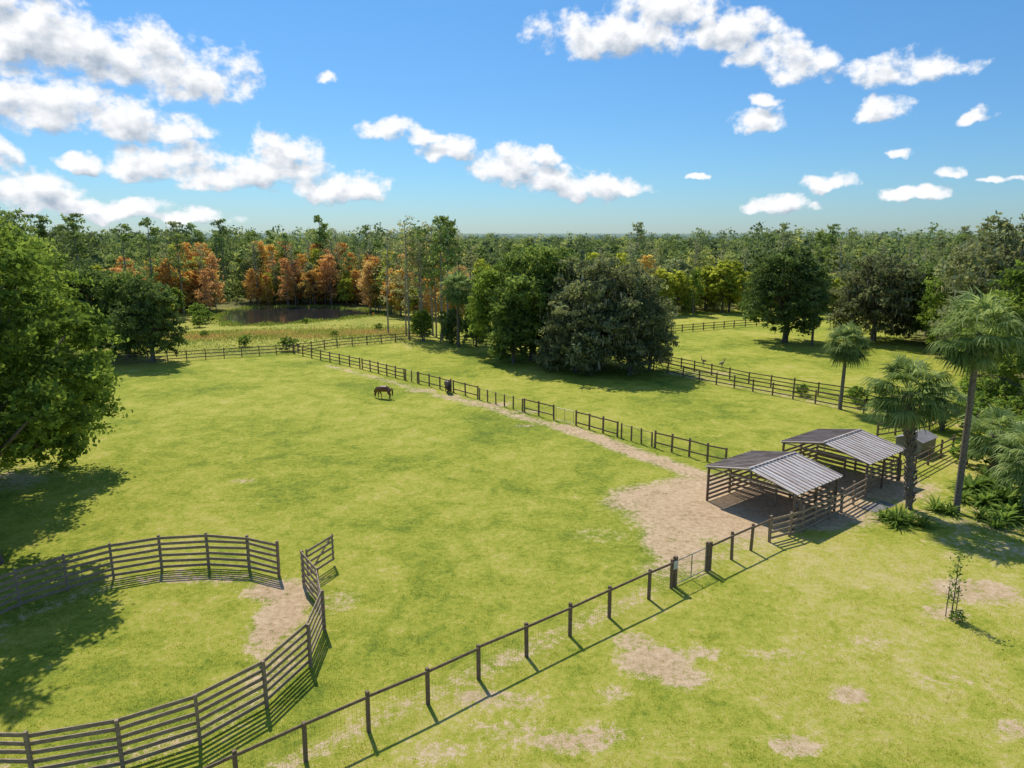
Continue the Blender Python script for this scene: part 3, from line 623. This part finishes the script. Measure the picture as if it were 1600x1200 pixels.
def shelter(ox,oy,label,Wd=6.0,Ln=4.8,eh=2.4,rise=.62):
    ang=math.atan2(A.y,A.x); rt=root('horse_shelter',(ox,oy,0),label,'shelter','open metal-roofed horse shelters',ang)
    o_=.2
    def slope(y0,z0,y1,z1):
        # flat pans with narrow standing ribs every 0.4 m
        mb=MB(); prof=[]; x=-o_; xe=Ln+o_
        while x<xe-.05:
            prof+=[(x,0),(min(x+.32,xe),0),(min(x+.335,xe),.07),(min(x+.385,xe),.07)]; x+=.4
        prof.append((xe,0))
        for (xa,ha),(xb,hb) in zip(prof[:-1],prof[1:]):
            if xb-xa<1e-4 and abs(ha-hb)<1e-4: continue
            mb.quad((xa,y0,z0+ha),(xb,y0,z0+hb),(xb,y1,z1+hb),(xa,y1,z1+ha))
        return mb
    m=slope(-.25,eh-.08,Wd/2,eh+rise); m2=slope(Wd+.25,eh-.08,Wd/2,eh+rise)
    n0=len(m.v); m.v+=m2.v; m.f+=[tuple(i+n0 for i in reversed(f)) for f in m2.f]
    m.beam((-o_,Wd/2,eh+rise+.075),(Ln+o_,Wd/2,eh+rise+.075),.14,.02)
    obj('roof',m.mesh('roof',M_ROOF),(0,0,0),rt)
    mb=MB()
    for x in (0,Ln/3,2*Ln/3,Ln):
        for y0,y1 in ((-.2,Wd/2),(Wd+.2,Wd/2)): mb.beam((x,y0,eh-.16),(x,y1,eh+rise-.1),.05,.10)
        mb.beam((x,0,eh-.14),(x,Wd,eh-.14),.05,.08); mb.beam((x,Wd/2,eh-.1),(x,Wd/2,eh+rise-.12),.05,.05)
    for y in (0,Wd): mb.beam((-.1,y,eh-.22),(Ln+.1,y,eh-.22),.06,.12)
    for y,z in ((Wd*.25,eh+rise*.5-.1),(Wd*.75,eh+rise*.5-.1)): mb.beam((-.15,y,z),(Ln+.15,y,z),.05,.05)
    obj('roof_frame',mb.mesh('roof_frame',M_TUBE),(0,0,0),rt)
    pm=post_mesh(.12,eh-.15)
    for x in (0,Ln/2,Ln):
        for y in (0,Wd): obj('post',pm,(x,y,0),rt)
    obj('post',pm,(Ln,Wd/2,0),rt)
    mb=MB()
    for z in (.2,.5,.8,1.1,1.4,1.68): mb.beam((0,Wd-.09,z),(Ln,Wd-.09,z),.04,.15)
    obj('back_wall',mb.mesh('back_wall',M_WOODG),(0,0,0),rt)
    mb=MB()
    for z in (.2,.5,.8,1.1,1.4,1.68): mb.beam((Ln-.09,0,z),(Ln-.09,Wd,z),.04,.15)
    obj('end_wall',mb.mesh('end_wall',M_WOODG),(0,0,0),rt)
    mb=MB()
    for z in (.25,.58,.91,1.24,1.55): mb.beam((Ln*.2,.09,z),(Ln,.09,z),.04,.14)
    mb.beam((Ln*.2,.14,0),(Ln*.2,.14,1.65),.1,.1,(0,1,0))
    obj('front_wall',mb.mesh('front_wall',M_WOODG),(0,0,0),rt)
    mb=MB()
    for z in (.25,.6,.95,1.3): mb.beam((Ln*.55,Wd*.45,z),(Ln*.55,Wd,z),.04,.14)
    mb.beam((Ln*.55-.08,Wd*.45,0),(Ln*.55-.08,Wd*.45,1.5),.12,.12,(0,1,0))
    obj('stall_divider',mb.mesh('stall_divider',M_WOODG),(0,0,0),rt)
    mb=MB(); mb.beam((.0,.0,1.2),(.9,.0,eh-.2),.04,.04); mb.beam((Ln,-.02,.2),(Ln-1.1,-.02,1.9),.04,.04); obj('brace',mb.mesh('brace',M_TUBE),(0,0,0),rt)
shelter(16.4,38.5,'open horse shelter with weathered gabled metal roof')
shelter(23.3,44.0,'second open horse shelter with grey gabled metal roof')
b4=[(.25,.14),(.62,.14),(.99,.14),(1.36,.14)]
def al(p,a,b_): return (p[0]+A.x*a+Bv.x*b_,p[1]+A.y*a+Bv.y*b_)
S=(16.4,38.5); GS='board fences around the shelters'
fence('board_fence','four-board wooden fence beside the horse shelter',[(14.5,36.95),al(S,-.9,-.35),al(S,0.3,-.45),al(S,1.6,-.45),al(S,3.3,-.45),al(S,4.9,-.4)],1.5,.12,b4,GS,M_WOODG)
fence('board_fence','four-board wooden fence beside the horse shelter',[al(S,5.1,-.3),al(S,6.8,-.2),al(S,8.6,-.1)],1.5,.12,b4,GS,M_WOODG)
fence('board_fence','four-board wooden fence between two shelters',[al(S,4.9,2.8),al(S,6.8,2.8),al(S,8.6,2.8)],1.5,.12,b4,GS,M_WOODG)
fence('board_fence','four-board wooden fence behind the shelters',[al(S,5,6.1),al(S,8.6,6.1)],1.5,.12,b4,GS,M_WOODG,step=1.8)
fence('board_fence','board fence running on past the shelters',[al(S,13.8,0),al(S,19,.2),al(S,24,.4)],1.4,.12,r3,GS,M_WOOD,step=2.5)
mb=MB(); mb.quad((22.6,41.2,.02),(24.6,42.4,.02),(24.0,43.2,.02),(22.1,42.0,.02)); o=obj('path',mb.mesh('path',simple_mat('grey_slab',(.13,.12,.11),(.22,.205,.19),3,.8,0,0))); o['kind']='structure'
rt=root('storage_shed',(32.0,53.6,0),'small grey metal storage shed with a gabled roof','shed',None,math.atan2(A.y,A.x),.6)
M_SH=simple_mat('grey_sheet_metal',(.13,.13,.13),(.22,.22,.22),2,.5,.1,0)
M_SHR=simple_mat('dull_shed_roof',(.17,.16,.15),(.27,.25,.24),2,.7,.1,0)
mb=MB(); w,l,hh,rs=1.6,2.2,2.1,.6
mb.quad((-l,-w,0),(l,-w,0),(l,-w,hh),(-l,-w,hh)); mb.quad((l,w,0),(-l,w,0),(-l,w,hh),(l,w,hh)); mb.quad((l,-w,0),(l,w,0),(l,w,hh),(l,0,hh+rs),(l,-w,hh)); mb.quad((-l,w,0),(-l,-w,0),(-l,-w,hh),(-l,0,hh+rs),(-l,w,hh))
obj('wall',mb.mesh('wall',M_SH),(0,0,0),rt)
mb=MB(); mb.beam((0,-w-.2,hh-.03),(0,0,hh+rs+.05),2*l+.4,.05); mb.beam((0,w+.2,hh-.03),(0,0,hh+rs+.05),2*l+.4,.05); obj('roof',mb.mesh('roof',M_SHR),(0,0,0),rt)
mb=MB(); mb.beam((-l-.03,-.5,.95),(-l-.03,.5,.95),.04,1.85); obj('door',mb.mesh('door',M_TUBE),(0,0,0),rt)

# ------------------------------------------------------------------ animals
def skinned(name,verts,edges,rads,mat,loc,rz,label,cat,group=None,sub=2,sc=1):
    rt=root(name,loc,label,cat,group,rz,sc)
    me=bpy.data.meshes.new('body'); me.from_pydata(verts,edges,[]); me.update(); me.materials.append(mat)
    o=obj('body',me,(0,0,0),rt); md=o.modifiers.new('Skin','SKIN'); md.use_smooth_shade=True
    for i,rr in enumerate(rads):
        sv=me.skin_vertices[0].data[i]; sv.radius=rr if isinstance(rr,tuple) else (rr,rr); sv.use_root=(i==0)
    s=o.modifiers.new('Sub','SUBSURF'); s.levels=sub; s.render_levels=sub
    return rt
def horse(loc,rz,label,coat,sc=1):
    v=[(-.05,0,1.16),(-.45,0,1.22),(-.8,0,1.22),(.4,0,1.16),(.68,0,1.18),(.92,0,1.04),(1.10,0,.78),(1.2,0,.52),(1.24,0,.30),(1.22,0,.10)]
    r=[.40,.38,.33,.40,.32,.23,.17,.135,.11,.07]
    e=[(0,1),(1,2),(0,3),(3,4),(4,5),(5,6),(6,7),(7,8),(8,9)]
    def add(parent,pts,rr):
        p=parent
        for a,b_ in zip(pts,rr): v.append(a); r.append(b_); e.append((p,len(v)-1)); p=len(v)-1
    for s,dx in ((1,.0),(-1,.12)):
        add(2,[(-.78,.17*s,1.0),(-.68+dx,.18*s,.8),(-.93+dx,.17*s,.52),(-.88+dx,.17*s,.14),(-.82+dx,.17*s,.04)],[.2,.14,.075,.05,.065])
        add(4,[(.62,.16*s,.98),(.62,.17*s,.76),(.66-dx*1.5,.17*s,.44),(.64-dx*1.8,.17*s,.13),(.69-dx*1.8,.17*s,.04)],[.15,.11,.065,.05,.065])
        add(7,[(1.13,.07*s,.72)],[.03])
    rt=skinned('horse',v,e,r,coat,loc,rz,label,'horse',sc=sc)
    m=simple_mat('black_hair',(.006,.005,.004),(.015,.012,.01),9,.6,0,0)
    mb=MB(); mb.tube([(-1.08,0,1.32),(-1.19,0,1.1),(-1.19,0,.7),(-1.14,0,.35)],[.05,.08,.10,.02],7); obj('tail',mb.mesh('tail',m,True),(0,0,0),rt)
    mb=MB()
    for (a,b_) in (((.8,1.42),(1.05,1.2)),((1.05,1.2),(1.23,.95)),((1.23,.95),(1.3,.72))): mb.beam((a[0],.03,a[1]-.06),(b_[0],.03,b_[1]-.06),.06,.16)
    obj('mane',mb.mesh('mane',m),(0,0,0),rt)
BAY=simple_mat('bay_coat',(.10,.033,.016),(.18,.066,.028),2,.45,0,0)
DK=simple_mat('dark_bay_coat',(.05,.024,.015),(.09,.042,.024),2,.45,0,0)
horse((-13.5,72.3,0),R(158),'bay horse grazing on the short pasture grass',BAY,.88)
horse((-7.0,75.0,0),R(105),'dark bay horse grazing beside the dividing fence',DK,.88)
CR=simple_mat('crane_feathers',(.16,.12,.09),(.32,.28,.24),4,.8,0,0)
def crane(loc,rz):
    v=[(0,0,.72),(-.22,0,.68),(-.42,0,.58),(.16,0,.76),(.26,0,.92),(.25,0,1.1),(.33,0,1.2),(.48,0,1.17)]; r=[.13,.12,.05,.09,.04,.03,.04,.01]
    e=[(0,1),(1,2),(0,3),(3,4),(4,5),(5,6),(6,7)]
    for s in (1,-1):
        p=0
        for a,b_ in zip([(-.02,.06*s,.55),(-.06,.06*s,.3),(.0,.06*s,.02),(.08,.06*s,.015)],[.045,.014,.012,.012]): v.append(a); r.append(b_); e.append((p,len(v)-1)); p=len(v)-1
    skinned('sandhill_crane',v,e,r,CR,loc,rz,'tall grey-brown crane standing on green pasture','bird','cranes standing on the pasture',1,1.2)
crane((24.9,90.2,0),R(200)); crane((26.9,88.6,0),R(20))

# ------------------------------------------------------------------ sky
w=bpy.data.worlds.new('World'); SC.world=w; w.use_nodes=True; nt=w.node_tree
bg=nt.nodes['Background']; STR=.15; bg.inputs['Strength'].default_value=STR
w.cycles.sampling_method='MANUAL'; w.cycles.sample_map_resolution=256
sky=nn(nt,'ShaderNodeTexSky',sky_type='NISHITA'); sky.sun_disc=False; sky.sun_elevation=R(SUN_EL); sky.sun_rotation=R(SUN_AZ); sky.air_density=1.0; sky.dust_density=.2; sky.ozone_density=2.5
gr=bpy.data.node_groups.new('cloud_density','ShaderNodeTree')
gr.interface.new_socket('P',in_out='INPUT',socket_type='NodeSocketVector'); gr.interface.new_socket('D',in_out='OUTPUT',socket_type='NodeSocketFloat'); gr.interface.new_socket('S',in_out='OUTPUT',socket_type='NodeSocketFloat')
gi=gr.nodes.new('NodeGroupInput'); go=gr.nodes.new('NodeGroupOutput'); Pin=gi.outputs[0]
CL=[(-.471,.205,.13,.048),(-.56,.21,.12,.052),(-.402,.185,.065,.038),(-.555,.145,.11,.038),(-.465,.128,.08,.026),(-.60,.235,.05,.03),(-.562,.262,.04,.012),
(-.426,.085,.088,.027),(-.312,.080,.092,.030),(-.30,.105,.052,.028),(-.232,.062,.068,.028),(-.37,.07,.08,.024),(-.585,.050,.06,.024),(-.52,.032,.09,.018),(-.439,.022,.08,.013),(-.62,.085,.04,.028),
(-.162,.136,.048,.016),(-.086,.116,.045,.022),(-.12,.13,.035,.014),(0,.09,.06,.034),(.061,.072,.055,.030),(.122,.06,.064,.022),(.03,.105,.042,.020),
(.134,.25,.11,.036),(.20,.275,.09,.028),(.28,.245,.06,.028),(.33,.222,.05,.028),(.364,.205,.04,.028),(.472,.186,.075,.022),(.462,.145,.036,.017),(.32,.142,.032,.019),(.322,.162,.022,.012),
(.416,.066,.034,.015),(.351,.037,.043,.017),(.506,.047,.034,.012),(.483,.092,.014,.009),(.539,.073,.019,.009),(.551,.128,.024,.010),(-.243,.196,.014,.009),(.25,.075,.014,.006),(.6,.06,.02,.006),(-.53,.083,.03,.014)]
wn=gr.nodes.new('ShaderNodeTexNoise'); wn.inputs['Scale'].default_value=22; wn.inputs['Detail'].default_value=5; gr.links.new(Pin,wn.inputs['Vector'])
wv=vmath(gr,'MULTIPLY',vmath(gr,'SUBTRACT',wn.outputs['Color'],(.5,.5,.5)),(.065,.04,0))
PW=vmath(gr,'MULTIPLY',vmath(gr,'ADD',Pin,wv),(1,1,0)); cur=None
for a,e_,ra,re in CL:
    d=vmath(gr,'MULTIPLY',vmath(gr,'SUBTRACT',PW,(a,e_-re*.15,0)),(1/ra,1/re,0))
    d=vmath(gr,'MAXIMUM',d,vmath(gr,'MULTIPLY',d,(1,-1.4,0)))
    q=vmath(gr,'DOT_PRODUCT',d,d)
    cur=q if cur is None else math_node(gr,'MINIMUM',cur,q)
E=math_node(gr,'MAXIMUM',math_node(gr,'SUBTRACT',1.0,cur),-2.0)
PS=vmath(gr,'MULTIPLY',Pin,(1,1.2,1))
n1=noise(gr,PS,26,10,.61); n2=noise(gr,PS,26,4,.5)
D=math_node(gr,'ADD',math_node(gr,'MULTIPLY',E,1.2),math_node(gr,'MULTIPLY',math_node(gr,'SUBTRACT',n1,.465),4.5))
S=math_node(gr,'ADD',math_node(gr,'MULTIPLY',math_node(gr,'MAXIMUM',E,-.3),1.1),math_node(gr,'MULTIPLY',math_node(gr,'SUBTRACT',n2,.465),4.0))
gr.links.new(D,go.inputs[0]); gr.links.new(S,go.inputs[1])
tc=nn(nt,'ShaderNodeTexCoord'); dirv=vmath(nt,'NORMALIZE',tc.outputs['Generated']); sp=nn(nt,'ShaderNodeSeparateXYZ'); nt.links.new(dirv,sp.inputs[0])
az=math_node(nt,'ARCTAN2',sp.outputs[0],sp.outputs[1]); el=math_node(nt,'ARCSINE',sp.outputs[2])
cb=nn(nt,'ShaderNodeCombineXYZ'); nt.links.new(az,cb.inputs[0]); nt.links.new(el,cb.inputs[1]); Pd=cb.outputs[0]
def dens(v):
    g=nt.nodes.new('ShaderNodeGroup'); g.node_tree=gr; nt.links.new(v,g.inputs[0]); return g
g0=dens(Pd); g1=dens(vmath(nt,'ADD',Pd,(-.006,.015,0)))
alpha=maprange(nt,g0.outputs[0],-.05,1.1)
lit=math_node(nt,'ADD',math_node(nt,'MULTIPLY',math_node(nt,'SUBTRACT',g0.outputs[1],g1.outputs[1]),.80),.81)
lit=math_node(nt,'SUBTRACT',lit,math_node(nt,'MULTIPLY',math_node(nt,'SUBTRACT',g0.outputs[1],.7,clamp=True),.50),clamp=True)
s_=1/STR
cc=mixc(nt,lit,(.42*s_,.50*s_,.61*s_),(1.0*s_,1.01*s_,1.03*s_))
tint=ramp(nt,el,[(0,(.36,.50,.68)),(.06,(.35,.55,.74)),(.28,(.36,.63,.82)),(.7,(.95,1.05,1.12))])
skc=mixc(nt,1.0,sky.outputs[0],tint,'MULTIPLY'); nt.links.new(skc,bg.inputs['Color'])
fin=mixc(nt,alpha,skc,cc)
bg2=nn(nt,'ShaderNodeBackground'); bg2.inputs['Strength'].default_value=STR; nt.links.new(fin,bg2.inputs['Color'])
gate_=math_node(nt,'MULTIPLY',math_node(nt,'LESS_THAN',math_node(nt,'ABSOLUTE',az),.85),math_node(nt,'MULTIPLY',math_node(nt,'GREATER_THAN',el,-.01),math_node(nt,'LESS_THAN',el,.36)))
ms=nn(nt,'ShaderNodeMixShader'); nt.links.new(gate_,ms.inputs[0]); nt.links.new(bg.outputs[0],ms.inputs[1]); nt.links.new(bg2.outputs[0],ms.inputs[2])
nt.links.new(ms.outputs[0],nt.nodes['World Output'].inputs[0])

# ------------------------------------------------------------------ sun + camera
L=bpy.data.lights.new('sun','SUN'); L.energy=4.7; L.angle=R(.5); L.color=(1,.95,.86)
so=bpy.data.objects.new('sun',L); COL.objects.link(so)
sd=Vector((math.sin(R(SUN_AZ))*math.cos(R(SUN_EL)),math.cos(R(SUN_AZ))*math.cos(R(SUN_EL)),math.sin(R(SUN_EL))))
so.rotation_euler=sd.to_track_quat('Z','Y').to_euler(); so.location=(0,0,60)
cd=bpy.data.cameras.new('camera'); cam=bpy.data.objects.new('camera',cd); COL.objects.link(cam); SC.camera=cam
cam.location=(0,0,17); cam.rotation_euler=(R(90-12.06),0,0); cd.sensor_width=36; cd.lens=24.75; cd.clip_end=12000; cd.clip_start=.1
SC.view_settings.view_transform='Standard'; SC.view_settings.look='None'; SC.view_settings.exposure=0
